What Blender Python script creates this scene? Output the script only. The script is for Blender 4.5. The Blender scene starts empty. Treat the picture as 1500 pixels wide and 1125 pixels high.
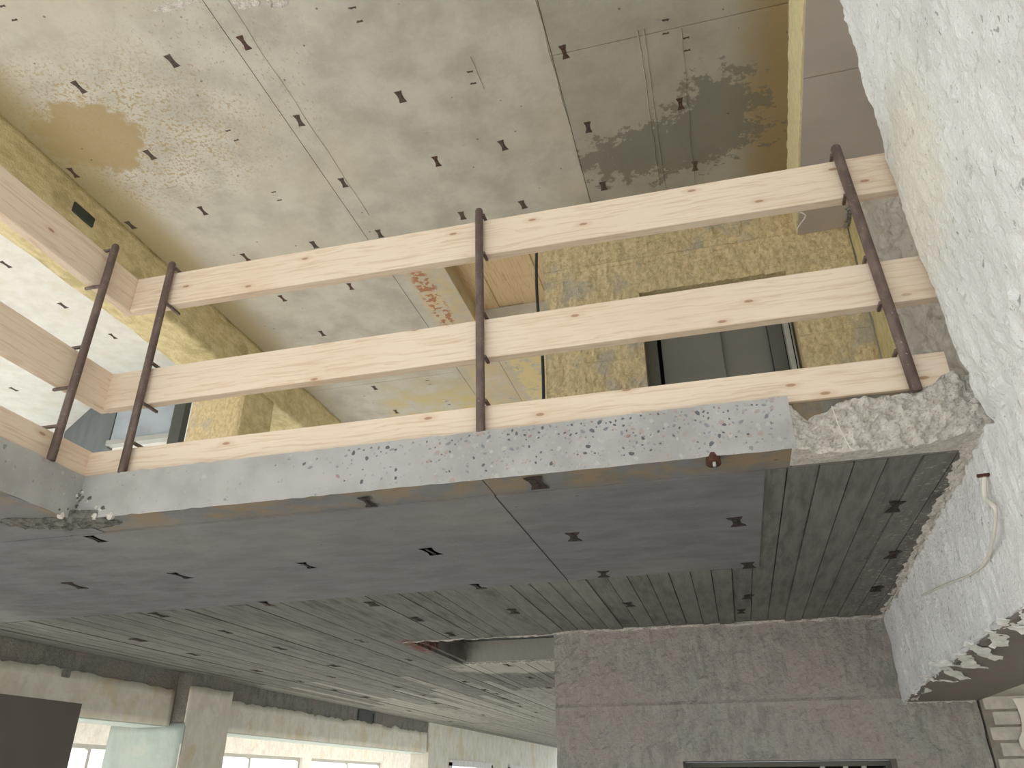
import bpy, bmesh, math, random
from mathutils import Vector, Matrix, noise as mn

random.seed(7)
scene = bpy.context.scene
COL = scene.collection

# ------------------------------------------------------------------ camera
# world: X along the cut slab edge (right), Y into the building, Z up; eye at the origin
CAMROT = [[0.9659284403, 0.2587765995, -0.0041133630],
          [-0.1230999691, 0.4453953843, -0.8868310714],
          [-0.2276590561, 0.8571217085, 0.4620754603]]
cam_d = bpy.data.cameras.new('camera')
cam_d.sensor_fit = 'HORIZONTAL'
cam_d.sensor_width = 36.0
cam_d.lens = 1133.06 / 1500 * 36
cam_d.clip_start = 0.05
cam_d.clip_end = 500
cam = bpy.data.objects.new('camera', cam_d)
COL.objects.link(cam)
r_, d_, f_ = [Vector(v) for v in CAMROT]
mw = Matrix.Identity(4)
for i in range(3):
    mw[i][0], mw[i][1], mw[i][2] = r_[i], -d_[i], -f_[i]
cam.matrix_world = mw
scene.camera = cam

# ------------------------------------------------------------------ world: even overcast daylight
w = bpy.data.worlds.new('overcast')
scene.world = w
w.use_nodes = True
bg = w.node_tree.nodes['Background']
bg.inputs[0].default_value = (0.83, 0.93, 1.0, 1)
bg.inputs[1].default_value = 1.15
# hazy sun from the left front: lands on the floors behind the left windows and on the ground outside
sun_d = bpy.data.lights.new('sun', 'SUN')
sun_d.energy = 11.0
sun_d.angle = 0.05
sun_d.color = (1.0, 0.98, 0.95)
sun = bpy.data.objects.new('sun', sun_d)
COL.objects.link(sun)
sun.rotation_euler = Vector((1.0, 0.40, -0.48)).to_track_quat('-Z', 'Y').to_euler()
scene.view_settings.view_transform = 'Standard'
scene.view_settings.look = 'None'
scene.view_settings.gamma = 1.0
scene.view_settings.use_curve_mapping = False
scene.view_settings.exposure = 0.55
scene.cycles.max_bounces = 10
scene.cycles.diffuse_bounces = 8

# ------------------------------------------------------------------ node helper
def lin(c):
    c = c / 255.0
    return c / 12.92 if c <= 0.04045 else ((c + 0.055) / 1.055) ** 2.4
def C(r, g, b):
    return (lin(r), lin(g), lin(b), 1.0)

class NB:
    def __init__(s, name, rough=0.9):
        s.m = bpy.data.materials.new(name)
        s.m.use_nodes = True
        s.t = s.m.node_tree
        s.t.nodes.clear()
        s.out = s.t.nodes.new('ShaderNodeOutputMaterial')
        s.b = s.t.nodes.new('ShaderNodeBsdfPrincipled')
        s.b.inputs['Roughness'].default_value = rough
        s.b.inputs['Specular IOR Level'].default_value = 0.25
        s.t.links.new(s.b.outputs[0], s.out.inputs[0])
    def put(s, sock, v):
        if v is None:
            return
        if isinstance(v, bpy.types.NodeSocket):
            s.t.links.new(v, sock)
        else:
            sock.default_value = v
    def world(s):
        return s.t.nodes.new('ShaderNodeNewGeometry').outputs['Position']
    def obj(s):
        return s.t.nodes.new('ShaderNodeTexCoord').outputs['Object']
    def rnd(s):
        return s.t.nodes.new('ShaderNodeObjectInfo').outputs['Random']
    def math(s, op, a, b=None, c=None, clamp=False):
        n = s.t.nodes.new('ShaderNodeMath')
        n.operation = op
        n.use_clamp = clamp
        for i, v in enumerate((a, b, c)):
            s.put(n.inputs[i], v)
        return n.outputs[0]
    def vmath(s, op, a, b=None):
        n = s.t.nodes.new('ShaderNodeVectorMath')
        n.operation = op
        s.put(n.inputs[0], a)
        s.put(n.inputs[1], b)
        return n.outputs['Value'] if op in ('LENGTH', 'DOT_PRODUCT', 'DISTANCE') else n.outputs[0]
    def sc(s, v, k):
        return s.vmath('MULTIPLY', v, k)
    def noise(s, v, scale=5, detail=4, rough=0.55, dist=0.0):
        n = s.t.nodes.new('ShaderNodeTexNoise')
        s.put(n.inputs['Vector'], v)
        n.inputs['Scale'].default_value = scale
        n.inputs['Detail'].default_value = detail
        n.inputs['Roughness'].default_value = rough
        n.inputs['Distortion'].default_value = dist
        return n.outputs['Fac']
    def vor(s, v, scale=5, feature='F1', rand=1.0):
        n = s.t.nodes.new('ShaderNodeTexVoronoi')
        n.feature = feature
        s.put(n.inputs['Vector'], v)
        n.inputs['Scale'].default_value = scale
        n.inputs['Randomness'].default_value = rand
        return n
    def mr(s, v, a, b, c=0.0, d=1.0):
        n = s.t.nodes.new('ShaderNodeMapRange')
        n.interpolation_type = 'SMOOTHSTEP'
        s.put(n.inputs['Value'], v)
        for k, x in (('From Min', a), ('From Max', b), ('To Min', c), ('To Max', d)):
            n.inputs[k].default_value = x
        return n.outputs[0]
    def mix(s, f, a, b):
        n = s.t.nodes.new('ShaderNodeMix')
        n.data_type = 'RGBA'
        s.put(n.inputs[0], f)
        s.put(n.inputs[6], a)
        s.put(n.inputs[7], b)
        return n.outputs[2]
    def mul(s, a, b):
        return s.math('MULTIPLY', a, b)
    def sep(s, v):
        n = s.t.nodes.new('ShaderNodeSeparateXYZ')
        s.put(n.inputs[0], v)
        return n.outputs
    def blob(s, v, c, r, nz=None, soft=0.35, amt=0.6):
        """1 inside an irregular stain centred at c with radii r"""
        d = s.vmath('LENGTH', s.vmath('DIVIDE', s.vmath('SUBTRACT', v, c), r))
        if nz is not None:
            d = s.math('ADD', d, s.math('MULTIPLY', s.math('SUBTRACT', nz, 0.5), amt * 2))
        return s.mr(d, 1.0 - soft, 1.0 + soft, 1.0, 0.0)
    def comb(s, x, y, z=0.0):
        n = s.t.nodes.new('ShaderNodeCombineXYZ')
        for i, v in enumerate((x, y, z)): s.put(n.inputs[i], v)
        return n.outputs[0]
    def band(s, x, c, half, soft):
        """1 where |x-c| < half"""
        return s.mr(s.math('ABSOLUTE', s.math('SUBTRACT', x, c)), half, half + soft, 1.0, 0.0)
    def bump(s, h, strength=0.4, dist=0.01):
        n = s.t.nodes.new('ShaderNodeBump')
        n.inputs['Strength'].default_value = strength
        n.inputs['Distance'].default_value = dist
        s.put(n.inputs['Height'], h)
        s.t.links.new(n.outputs[0], s.b.inputs['Normal'])
    def color(s, c):
        s.put(s.b.inputs['Base Color'], c)
        return s.m

MATS = {}
def simple(name, rgb, rough=0.8, metal=0.0, vary=0.12, scale=8, bump=0.0):
    n = NB(name, rough)
    p = n.world()
    k = n.noise(p, scale, 5)
    c1 = C(*rgb)
    c2 = tuple(x * (1 - vary * 2) for x in c1[:3]) + (1,)
    n.b.inputs['Metallic'].default_value = metal
    if bump:
        n.bump(n.noise(p, scale * 5, 5, 0.65), 0.6, bump)
    MATS[name] = n.color(n.mix(n.mr(k, 0.35, 0.7), c1, c2))
    return MATS[name]

# --- smooth plywood-formed concrete of the upper ceiling
n = NB('ceiling_concrete', 0.85)
p = n.world()
big = n.noise(p, 0.7, 4, 0.6)
mid = n.noise(p, 3.2, 6, 0.62)
fine = n.noise(p, 28, 5, 0.6)
ragn = n.noise(p, 9, 8, 0.72)
col = n.mix(n.mr(mid, 0.32, 0.72), C(194, 190, 179), C(170, 165, 154))
col = n.mix(n.mul(n.mr(big, 0.45, 0.7), 0.55), col, C(188, 178, 161))
streak = n.noise(n.sc(p, (3, 0.6, 1)), 3, 4)
col = n.mix(n.mul(n.mr(streak, 0.55, 0.75), 0.35), col, C(174, 173, 167))
# dust-brown water stain by the left beam and its flaking halo
st = n.blob(p, (-4.40, 3.55, 4.61), (0.40, 0.36, 1), ragn, 0.10, 1.1)
halo = n.blob(p, (-4.20, 3.62, 4.61), (1.0, 0.75, 1), mid, 0.5, 0.4)
flk = n.mr(n.math('ADD', n.mul(n.noise(p, 36, 4, 0.65), 0.7), n.mul(ragn, 0.3)), 0.525, 0.56)
col = n.mix(n.mul(n.mul(halo, flk), 0.75), col, C(158, 138, 100))
col = n.mix(n.mul(st, 0.9), col, C(160, 141, 104))
edge = n.blob(p, (-4.85, 4.6, 4.61), (0.30, 3.2, 1), mid, 0.5, 0.4)
col = n.mix(n.mul(edge, 0.75), col, C(158, 142, 100))
# brown chips towards the top of the picture
chip = n.mul(n.blob(p, (-3.0, 3.3, 4.61), (0.65, 0.95, 1), mid, 0.6, 0.5), n.mr(n.noise(n.sc(p, (1.4, 0.8, 1)), 34, 4, 0.65), 0.60, 0.63))
col = n.mix(n.mul(chip, 0.6), col, C(158, 132, 106))
# mould patch and brown damp next to the right beam
X, Y, Z = n.sep(p)
inr = n.mr(X, -0.71, -0.69)
mz = n.noise(p, 6.5, 9, 0.74)
mould = n.mul(inr, n.blob(p, (0.02, 4.86, 4.61), (0.72, 0.30, 1), mz, 0.04, 2.0))
mould2 = n.mul(inr, n.blob(p, (0.42, 4.62, 4.61), (0.36, 0.40, 1), mz, 0.06, 1.9))
damp = n.blob(p, (0.98, 4.6, 4.61), (0.36, 1.7, 1), mid, 0.45, 0.5)
col = n.mix(n.mul(inr, 0.45), col, C(140, 137, 124))
col = n.mix(n.mul(damp, 0.75), col, C(146, 122, 78))
col = n.mix(n.mul(n.math('MAXIMUM', mould, mould2), 0.72), col, C(112, 111, 102))
# plaster remnants: rust streak, yellow strip past the hole
rs = n.mul(n.blob(p, (-2.57, 6.45, 4.61), (0.10, 0.75, 1), mz, 0.3, 0.6), n.mr(n.noise(p, 19, 4), 0.5, 0.55))
col = n.mix(n.mul(n.band(X, -2.45, 0.24, 0.05), n.mul(n.mr(Y, 5.4, 5.8), n.mr(mz, 0.42, 0.6, 0.2, 0.8))), col, C(198, 178, 138))
col = n.mix(n.mul(rs, 0.9), col, C(164, 112, 82))
ys = n.mul(n.band(n.math('ADD', X, n.mul(mz, 0.25)), -1.80, 0.20, 0.06), n.mr(Y, 7.05, 7.15))
col = n.mix(n.mul(n.mul(ys, n.mr(ragn, 0.4, 0.5)), 0.8), col, C(216, 198, 144))
far = n.mul(n.band(X, -3.4, 0.55, 0.3), n.mr(Y, 7.6, 9.5))
col = n.mix(n.mul(far, n.mr(mid, 0.4, 0.6)), col, C(200, 182, 120))
# pits and scratches
v = n.vor(p, 5.5)
pit = n.mr(v.outputs['Distance'], 0.035, 0.06, 1, 0)
col = n.mix(n.mul(pit, 0.7), col, C(84, 76, 66))
scr = n.mul(n.mr(n.noise(n.sc(p, (0.6, 9, 1)), 7, 3), 0.72, 0.76), n.mr(mid, 0.5, 0.6))
col = n.mix(n.mul(scr, 0.55), col, C(100, 94, 84))
n.bump(n.math('ADD', fine, n.mul(mid, 2)), 0.25, 0.006)
MATS['ceiling'] = n.color(col)

# --- board and panel formed concrete of the lower soffit (slightly greyer, different per piece)
def soffit_mat(name, c1, c2, c3, stretch):
    n = NB(name, 0.85)
    p = n.world()
    rn = n.rnd()
    off = n.vmath('ADD', p, None)
    mid = n.noise(n.sc(p, stretch), 4, 6, 0.6)
    big = n.noise(p, 0.9, 3)
    col = n.mix(n.mr(mid, 0.35, 0.7), C(*c1), C(*c2))
    col = n.mix(n.mul(rn, 0.45), col, C(*c3))
    col = n.mix(n.mul(n.mr(big, 0.5, 0.75), 0.4), col, C(150, 148, 138))
    X, Y, Z = n.sep(p)
    mz = n.noise(p, 6, 6, 0.65)
    # pale crumbs near the right beam and around the hole, rust at the hole
    crumb = n.mul(n.mr(X, 0.55, 0.95), n.mr(n.noise(p, 42, 3), 0.6, 0.64))
    col = n.mix(n.mul(crumb, 0.6), col, C(190, 184, 172))
    rim = n.blob(p, (-1.75, 7.3, 0.985), (0.75, 0.5, 1), mz, 0.2, 0.5)
    col = n.mix(n.mul(rim, 0.6), col, C(196, 192, 182))
    rst = n.mul(n.blob(p, (-2.33, 5.95, 0.985), (0.09, 0.32, 1), mz, 0.2, 0.5), n.mr(n.noise(p, 26, 3), 0.42, 0.5))
    col = n.mix(n.mul(rst, 0.9), col, C(104, 56, 46))
    strip = n.mul(n.mul(n.mr(Y, 2.74, 2.62), n.mr(X, -2.75, -2.5)), n.mr(mz, 0.4, 0.6))
    col = n.mix(n.mul(strip, 0.75), col, C(142, 122, 92))
    v = n.vor(p, 6.0)
    col = n.mix(n.mul(n.mr(v.outputs['Distance'], 0.03, 0.05, 1, 0), 0.6), col, C(70, 66, 60))
    n.bump(n.math('ADD', n.noise(p, 30, 5), n.noise(n.sc(p, stretch), 20, 4)), 0.35, 0.006)
    MATS[name] = n.color(col)
soffit_mat('soffit_panel', (120, 120, 121), (102, 102, 103), (126, 126, 127), (1, 2.2, 1))
soffit_mat('soffit_board', (116, 114, 109), (86, 84, 80), (130, 128, 123), (6, 0.9, 1))
soffit_mat('soffit_board_lit', (146, 143, 136), (116, 113, 107), (160, 157, 150), (6, 0.9, 1))  # far boards: daylight from the far end put into the colour
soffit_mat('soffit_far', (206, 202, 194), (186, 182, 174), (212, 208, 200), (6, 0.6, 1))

# --- sawn slab edge with exposed aggregate
n = NB('cut_concrete', 0.8)
p = n.world()
X, Y, Z = n.sep(p)
mid = n.noise(p, 5, 5)
dens = n.math('ADD', n.mr(X, -1.9, -0.3, -0.28, 0.20), n.mul(n.math('SUBTRACT', n.noise(p, 3, 3), 0.5), 0.5))
col = n.mix(n.mr(mid, 0.35, 0.7), C(176, 174, 172), C(160, 158, 155))
for scl, thr in ((34, 0.62), (70, 0.58)):
    v = n.vor(n.vmath('ADD', p, n.sc(n.vmath('ADD', (0, 0, 0), n.noise(p, 30, 2)), (0.02, 0.02, 0.02))), scl)
    cr, cg, cb = n.sep(v.outputs['Color'])
    stone = n.mul(n.mr(v.outputs['Distance'], 0.30, 0.36, 1, 0), n.mr(n.math('ADD', cr, dens), thr, thr + 0.03))
    scol = n.mix(cg, C(122, 122, 126), C(188, 185, 182))
    scol = n.mix(n.mr(cb, 0.75, 0.85), scol, C(166, 146, 138))
    col = n.mix(n.mul(stone, 0.7), col, scol)
n.bump(n.noise(p, 60, 5), 0.3, 0.003)
MATS['cut'] = n.color(col)

# --- rough broken concrete
n = NB('broken_concrete', 0.95)
p = n.world()
nz = n.noise(p, 26, 7, 0.7)
col = n.mix(n.mr(nz, 0.35, 0.7), C(222, 216, 209), C(186, 179, 170))
v = n.vor(p, 60)
col = n.mix(n.mul(n.mr(v.outputs['Distance'], 0.2, 0.3, 1, 0), 0.4), col, C(130, 124, 116))
n.bump(n.math('ADD', nz, n.noise(p, 90, 5)), 0.9, 0.012)
MATS['broken'] = n.color(col)

n = NB('broken_dark', 0.95)
p = n.world()
nz = n.noise(p, 30, 7, 0.7)
n.bump(nz, 0.9, 0.012)
MATS['broken_dark'] = n.color(n.mix(n.mr(nz, 0.35, 0.7), C(122, 118, 112), C(74, 71, 66)))
# --- white hacked plaster of the right wall
n = NB('white_plaster', 0.9)
p = n.world()
st = n.noise(n.sc(p, (1, 0.55, 1)), 16, 7, 0.68)
big = n.noise(p, 2.2, 5)
col = n.mix(n.mr(big, 0.35, 0.7), C(240, 241, 241), C(226, 226, 226))
col = n.mix(n.mul(n.mr(st, 0.58, 0.72), 0.75), col, C(176, 175, 172))
pit = n.mr(n.noise(n.sc(p, (1, 1, 0.5)), 38, 3, 0.6), 0.66, 0.70)
col = n.mix(n.mul(pit, 0.6), col, C(120, 116, 110))
ye = n.blob(p, (0.8, 2.35, 1.85), (0.5, 0.35, 0.30), big, 0.5, 0.4)
col = n.mix(n.mul(ye, 0.35), col, C(220, 208, 178))
n.bump(n.math('ADD', st, n.noise(p, 60, 5)), 0.9, 0.012)
MATS['white'] = n.color(col)

# --- yellow wall (glue and plaster remains)
def rough_mat(name, c1, c2, c3, c4, patch=0.62, scale=14, strength=0.9, stretch=(1.3, 1.3, 0.7)):
    n = NB(name, 0.92)
    p = n.world()
    a = n.noise(n.sc(p, stretch), scale, 7, 0.68)
    b = n.noise(p, 2.6, 6, 0.6)
    c = n.noise(p, 5.0, 5, 0.6)
    col = n.mix(n.mr(a, 0.35, 0.68), C(*c1), C(*c2))
    col = n.mix(n.mul(n.mr(b, patch - 0.08, patch + 0.04), 0.75), col, C(*c3))
    col = n.mix(n.mul(n.mr(c, 0.58, 0.64), 0.5), col, C(*c4))
    n.bump(n.math('ADD', a, n.noise(p, scale * 4, 4)), min(1.0, strength), 0.014 if strength < 1 else 0.03)
    MATS[name] = n.color(col)
rough_mat('yellow_wall', (230, 210, 168), (196, 175, 134), (182, 176, 164), (212, 196, 158), scale=25, strength=0.75)
rough_mat('yellow_beam', (214, 199, 156), (188, 171, 126), (172, 157, 116), (218, 205, 162), stretch=(1, 0.5, 1))
rough_mat('pale_yellow', (224, 210, 160), (204, 188, 136), (214, 198, 148), (228, 216, 172))
rough_mat('grey_pink_wall', (176, 170, 163), (150, 145, 139), (170, 161, 155), (162, 162, 155), patch=0.52, scale=13, strength=0.98, stretch=(1.5, 1.5, 0.6))
rough_mat('masonry', (206, 200, 192), (172, 164, 154), (190, 182, 172), (150, 138, 124), patch=0.5, scale=10)
rough_mat('cream_plaster', (236, 231, 218), (222, 216, 202), (220, 206, 174), (240, 237, 228), patch=0.60, scale=5, strength=0.25)
rough_mat('bare_concrete', (148, 145, 138), (120, 117, 110), (146, 136, 128), (154, 148, 132), patch=0.52, scale=12)
rough_mat('pale_column', (196, 206, 200), (182, 194, 188), (208, 210, 202), (186, 196, 188), scale=5, strength=0.2)
rough_mat('bright_wall', (242, 240, 236), (224, 220, 214), (228, 220, 210), (206, 202, 198), scale=7, strength=0.5)
rough_mat('ceiling_pale_lit', (218, 216, 209), (206, 203, 195), (208, 202, 188), (214, 212, 206), scale=4, strength=0.2)  # whiter left bay, with window light put into the colour
simple('taupe_board', (190, 181, 174), 0.8, vary=0.05, scale=2)
simple('taupe_soffit', (128, 120, 114), 0.7, vary=0.08, scale=2)
simple('cream_edge', (232, 220, 176), 0.9, vary=0.06, scale=20, bump=0.006)
simple('brown_board', (112, 106, 99), 0.7, vary=0.05, scale=3)
simple('lift_steel', (134, 131, 124), 0.45, 0.25, 0.03, 2)
simple('lift_frame', (104, 103, 95), 0.5, 0.2, 0.05, 3)
simple('light_metal', (176, 176, 170), 0.5, 0.3, 0.05, 3)
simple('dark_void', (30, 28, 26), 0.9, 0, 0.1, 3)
simple('grey_panel', (104, 108, 106), 0.75, 0, 0.1, 3)
simple('blue_pane', (168, 176, 184), 0.5, 0, 0.12, 2.5)
simple('dark_frame', (84, 86, 80), 0.6, 0, 0.08, 3)
simple('rubber', (58, 64, 60), 0.5, 0, 0.1, 10)
simple('white_cable', (222, 218, 208), 0.6, 0, 0.05, 10)
simple('rust', (92, 64, 52), 0.85, 0.1, 0.2, 40, 0.004)
simple('spacer_dark', (70, 60, 55), 0.9, 0, 0.25, 60, 0.003)
simple('spacer_rust', (96, 74, 64), 0.85, 0, 0.25, 60, 0.003)
simple('spacer', (92, 83, 74), 0.85, 0, 0.2, 40, 0.003)
simple('floor_screed', (206, 205, 202), 0.9, 0, 0.1, 1.5)
simple('floor_bounce', (224, 221, 214), 0.9, 0, 0.06, 1.5)  # unseen floor, paled to bounce more light into the lower storey
simple('ground', (186, 185, 182), 0.95, 0, 0.1, 0.4)
simple('paint_chip', (222, 219, 214), 0.9, 0, 0.08, 20, 0.004)
simple('stone_dark', (104, 104, 108), 0.6, 0, 0.12, 30)
simple('stone_grey', (140, 141, 146), 0.6, 0, 0.12, 30)
simple('stone_pink', (160, 142, 134), 0.6, 0, 0.12, 30)
simple('brick_white', (206, 200, 190), 0.9, 0, 0.12, 12, 0.006)
simple('mortar', (150, 142, 132), 0.95, 0, 0.1, 20, 0.006)

# painted, scuffed steel tube
n = NB('tube_paint', 0.5)
p = n.obj()
col = n.mix(n.mr(n.noise(n.sc(p, (1, 1, 0.4)), 30, 5), 0.4, 0.7), C(104, 89, 85), C(126, 110, 102))
col = n.mix(n.mul(n.mr(n.noise(p, 120, 3), 0.66, 0.70), 0.7), col, C(176, 166, 158))
n.b.inputs['Metallic'].default_value = 0.35
n.bump(n.noise(p, 120, 3), 0.3, 0.002)
MATS['tube'] = n.color(col)

# sawn spruce, grain along local X
def wood(name, base, dark, knot, grain=0.8):
    n = NB(name, 0.7)
    p = n.obj()
    off = n.sc(n.vmath('ADD', (0, 0, 0), n.rnd()), (37.0, 11.0, 5.0))
    q = n.vmath('ADD', p, off)
    warp = n.noise(n.sc(q, (1.2, 5, 5)), 2, 3)
    g = n.noise(n.sc(n.vmath('ADD', q, n.sc(n.vmath('ADD', (0, 0, 0), warp), (0, 0.06, 0.06))), (0.9, 22, 34)), 3, 4, 0.6)
    col = n.mix(n.mul(n.mr(g, 0.45, 0.7), grain), C(*base), C(*dark))
    col = n.mix(n.mul(n.mr(n.noise(q, 1.6, 3), 0.5, 0.75), 0.3), col, C(*dark))
    qx, qy, qz = n.sep(q)
    v = n.vor(n.comb(n.mul(qx, 3.0), n.mul(qz, 8.5)), 1.0)
    v.voronoi_dimensions = '2D'
    d = v.outputs['Distance']
    cr = n.sep(v.outputs['Color'])[0]
    on = n.mr(cr, 0.52, 0.55)
    ring = n.mul(n.mul(n.mr(d, 0.07, 0.17, 1, 0), on), 0.5)
    core = n.mul(n.mul(n.mr(d, 0.035, 0.065, 1, 0), on), 0.75)
    col = n.mix(ring, col, C(*dark))
    col = n.mix(core, col, C(*knot))
    n.bump(g, 0.12, 0.003)
    MATS[name] = n.color(col)
wood('spruce', (231, 213, 193), (212, 185, 158), (156, 114, 82))
wood('old_plank', (206, 184, 150), (178, 152, 114), (120, 88, 58), 0.8)

# ------------------------------------------------------------------ mesh helpers
def tag(o, label=None, cat=None, group=None, kind=None):
    if label: o['label'] = label
    if cat: o['category'] = cat
    if group: o['group'] = group
    if kind: o['kind'] = kind
    return o
def link(name, me, parent=None, loc=(0, 0, 0), rot=(0, 0, 0)):
    o = bpy.data.objects.new(name, me)
    COL.objects.link(o)
    o.location = loc
    o.rotation_euler = rot
    if parent is not None:
        o.parent = parent
        if parent.type == 'EMPTY' or True:
            o.matrix_parent_inverse = Matrix.Identity(4)
    return o
def empty(name, loc=(0, 0, 0), rot=(0, 0, 0)):
    o = link(name, None, None, loc, rot)
    o.empty_display_size = 0.1
    return o
def mesh(name, V, F, m, smooth=False):
    me = bpy.data.meshes.new(name)
    me.from_pydata([tuple(v) for v in V], [], F)
    me.update()
    bm = bmesh.new()
    bm.from_mesh(me)
    bmesh.ops.recalc_face_normals(bm, faces=bm.faces)
    bm.to_mesh(me)
    bm.free()
    if m: me.materials.append(MATS[m])
    if smooth:
        for p in me.polygons: p.use_smooth = True
    return me
def boxes(name, L, m, bevel=0.0):
    """one mesh of axis-aligned boxes (x0,x1,y0,y1,z0,z1)"""
    bm = bmesh.new()
    for x0, x1, y0, y1, z0, z1 in L:
        vs = [bm.verts.new((x, y, z)) for x in (x0, x1) for y in (y0, y1) for z in (z0, z1)]
        for f in ((0, 1, 3, 2), (4, 6, 7, 5), (0, 4, 5, 1), (2, 3, 7, 6), (0, 2, 6, 4), (1, 5, 7, 3)):
            bm.faces.new([vs[i] for i in f])
    bmesh.ops.recalc_face_normals(bm, faces=bm.faces)
    if bevel:
        bmesh.ops.bevel(bm, geom=list(bm.edges), offset=bevel, segments=2, profile=0.6, affect='EDGES')
    me = bpy.data.meshes.new(name)
    bm.to_mesh(me)
    bm.free()
    me.materials.append(MATS[m])
    return me
def box(name, b, m, parent=None, bevel=0.0):
    return link(name, boxes(name, [b], m, bevel), parent)
def shell(name, us, vs, Pf, Pb, m, skip=None, parent=None, smooth=False):
    """closed relief: front point Pf(u,v), back point Pb(u,v), cells left out where skip(u,v)"""
    nu, nv = len(us), len(vs)
    V = [Pf(u, v) for u in us for v in vs] + [Pb(u, v) for u in us for v in vs]
    k = nu * nv
    F = []
    edge = {}
    for i in range(nu - 1):
        for j in range(nv - 1):
            if skip and skip((us[i] + us[i + 1]) / 2, (vs[j] + vs[j + 1]) / 2):
                continue
            q = (i * nv + j, (i + 1) * nv + j, (i + 1) * nv + j + 1, i * nv + j + 1)
            F.append(q)
            F.append(tuple(a + k for a in reversed(q)))
            for a, b in zip(q, q[1:] + q[:1]):
                if (b, a) in edge: del edge[(b, a)]
                else: edge[(a, b)] = 1
    for a, b in edge:
        F.append((b, a, a + k, b + k))
    used = sorted({i for f in F for i in f})
    re = {o: i for i, o in enumerate(used)}
    me = mesh(name, [V[i] for i in used], [tuple(re[i] for i in f) for f in F], m, smooth)
    return link(name, me, parent)
def span(a, b, step, extra=()):
    n_ = max(1, int(round((b - a) / step)))
    s = [a + (b - a) * i / n_ for i in range(n_ + 1)]
    for e in extra:
        if a < e < b and all(abs(e - x) > 1e-4 for x in s):
            j = min(range(len(s)), key=lambda t: abs(s[t] - e))
            if 0 < j < len(s) - 1: s[j] = e
            else: s.append(e)
    return sorted(s)
def fr(p, f, o=4):
    return mn.fractal(Vector(p) * f, 0.8, 2.1, o, noise_basis='PERLIN_ORIGINAL')
def tube(name, pts, r, m, parent=None, seg=10, caps=True):
    V, F = [], []
    pts = [Vector(p) for p in pts]
    n_ = len(pts)
    for i, p in enumerate(pts):
        t = (pts[min(i + 1, n_ - 1)] - pts[max(i - 1, 0)]).normalized()
        a = t.cross(Vector((0.3, 0.5, 0.81)))
        if a.length < 0.1: a = t.cross(Vector((1, 0, 0)))
        a.normalize()
        b = t.cross(a)
        rr = r[i] if isinstance(r, (list, tuple)) else r
        for k in range(seg):
            an = 2 * math.pi * k / seg
            V.append(p + (a * math.cos(an) + b * math.sin(an)) * rr)
    for i in range(n_ - 1):
        for k in range(seg):
            F.append((i * seg + k, i * seg + (k + 1) % seg, (i + 1) * seg + (k + 1) % seg, (i + 1) * seg + k))
    if caps:
        F.append(tuple(range(seg)))
        F.append(tuple((n_ - 1) * seg + k for k in reversed(range(seg))))
    return link(name, mesh(name, V, F, m, True), parent)
def smooth_path(P, n_=8):
    P = [Vector(p) for p in P]
    out = []
    for i in range(len(P) - 1):
        p0, p1, p2, p3 = P[max(i - 1, 0)], P[i], P[i + 1], P[min(i + 2, len(P) - 1)]
        for k in range(n_):
            t = k / n_
            out.append(0.5 * ((2 * p1) + (p2 - p0) * t + (2 * p0 - 5 * p1 + 4 * p2 - p3) * t * t + (3 * p1 - p0 - 3 * p2 + p3) * t ** 3))
    return out + [P[-1]]

S0, ST, C0, CT = 0.985, 1.175, 4.61, 4.80     # lower soffit, upper floor, upper ceiling, its top
D, XL, XB = 2.513, -2.54, -5.08               # cut slab edge, inner corner, left beam face
FZ = -2.46                                    # lower floor
def xr(y): return 0.855 + (y - 2.51) * 0.05   # face of the right-hand wall and beam

# ------------------------------------------------------------------ floor, ground, outer shell
o = box('floor', (-9.6, 3.2, -5, 24, FZ - 0.2, FZ), 'floor_bounce')
tag(o, 'grey screed floor of the lower storey', 'floor', kind='structure')
o = box('ground_outside', (-80, 80, -80, 100, FZ - 0.6, FZ - 0.25), 'ground')
tag(o, 'pale open ground around the building', 'ground', kind='structure')
wr_w = [(-4.4, -1.0, -1.5, 0.35), (-0.4, 3.0, -1.5, 0.35)]  # openings added in this unseen wall to light the lower left beam
o = shell('wall_right', span(-5, 9.6, 0.5, [q for w_ in wr_w for q in w_[:2]]), span(FZ, CT, 0.4, (-1.5, 0.35)), lambda u, v: (3.0, u, v), lambda u, v: (3.2, u, v), 'cream_plaster',
          lambda u, v: any(a < u < b and c < v < d for a, b, c, d in wr_w))
tag(o, 'unseen plaster wall at the far right with openings added for light', 'wall', kind='structure')

# left facade with window openings on both storeys
def facade(name, z0, z1, sill, head, label):
    wins = [(a, a + 4.0) for a in (-4.4, 0.0, 4.4, 8.8, 13.2, 17.6)]
    hol = lambda u, v: any(a < u < b for a, b in wins) and sill < v < head
    us = span(-5, 24, 0.4, [q for w_ in wins for q in w_])
    vs = span(z0, z1, 0.3, (sill, head))
    o = shell(name, us, vs, lambda u, v: (-9.4, u, v), lambda u, v: (-9.65, u, v), 'bright_wall', hol)
    tag(o, label, 'wall', kind='structure')
    for i, (a, b) in enumerate(wins):
        wf = boxes('window_frame', [(-9.55, -9.48, a, b, sill, sill + 0.06), (-9.55, -9.48, a, b, head - 0.06, head),
                                   (-9.55, -9.48, a, a + 0.06, sill + 0.06, head - 0.06), (-9.55, -9.48, b - 0.06, b, sill + 0.06, head - 0.06),
                                   (-9.55, -9.48, (a + b) / 2 - 0.03, (a + b) / 2 + 0.03, sill + 0.06, head - 0.06)], 'light_metal')
        link('window_frame', wf, o)
facade('wall_left_lower', FZ, S0, -2.3, 0.60, 'bright outer wall with tall windows behind the lower columns')
facade('wall_left_upper', ST, C0, 1.35, 4.48, 'bright outer wall with windows beyond the upper left ceiling bay')

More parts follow.
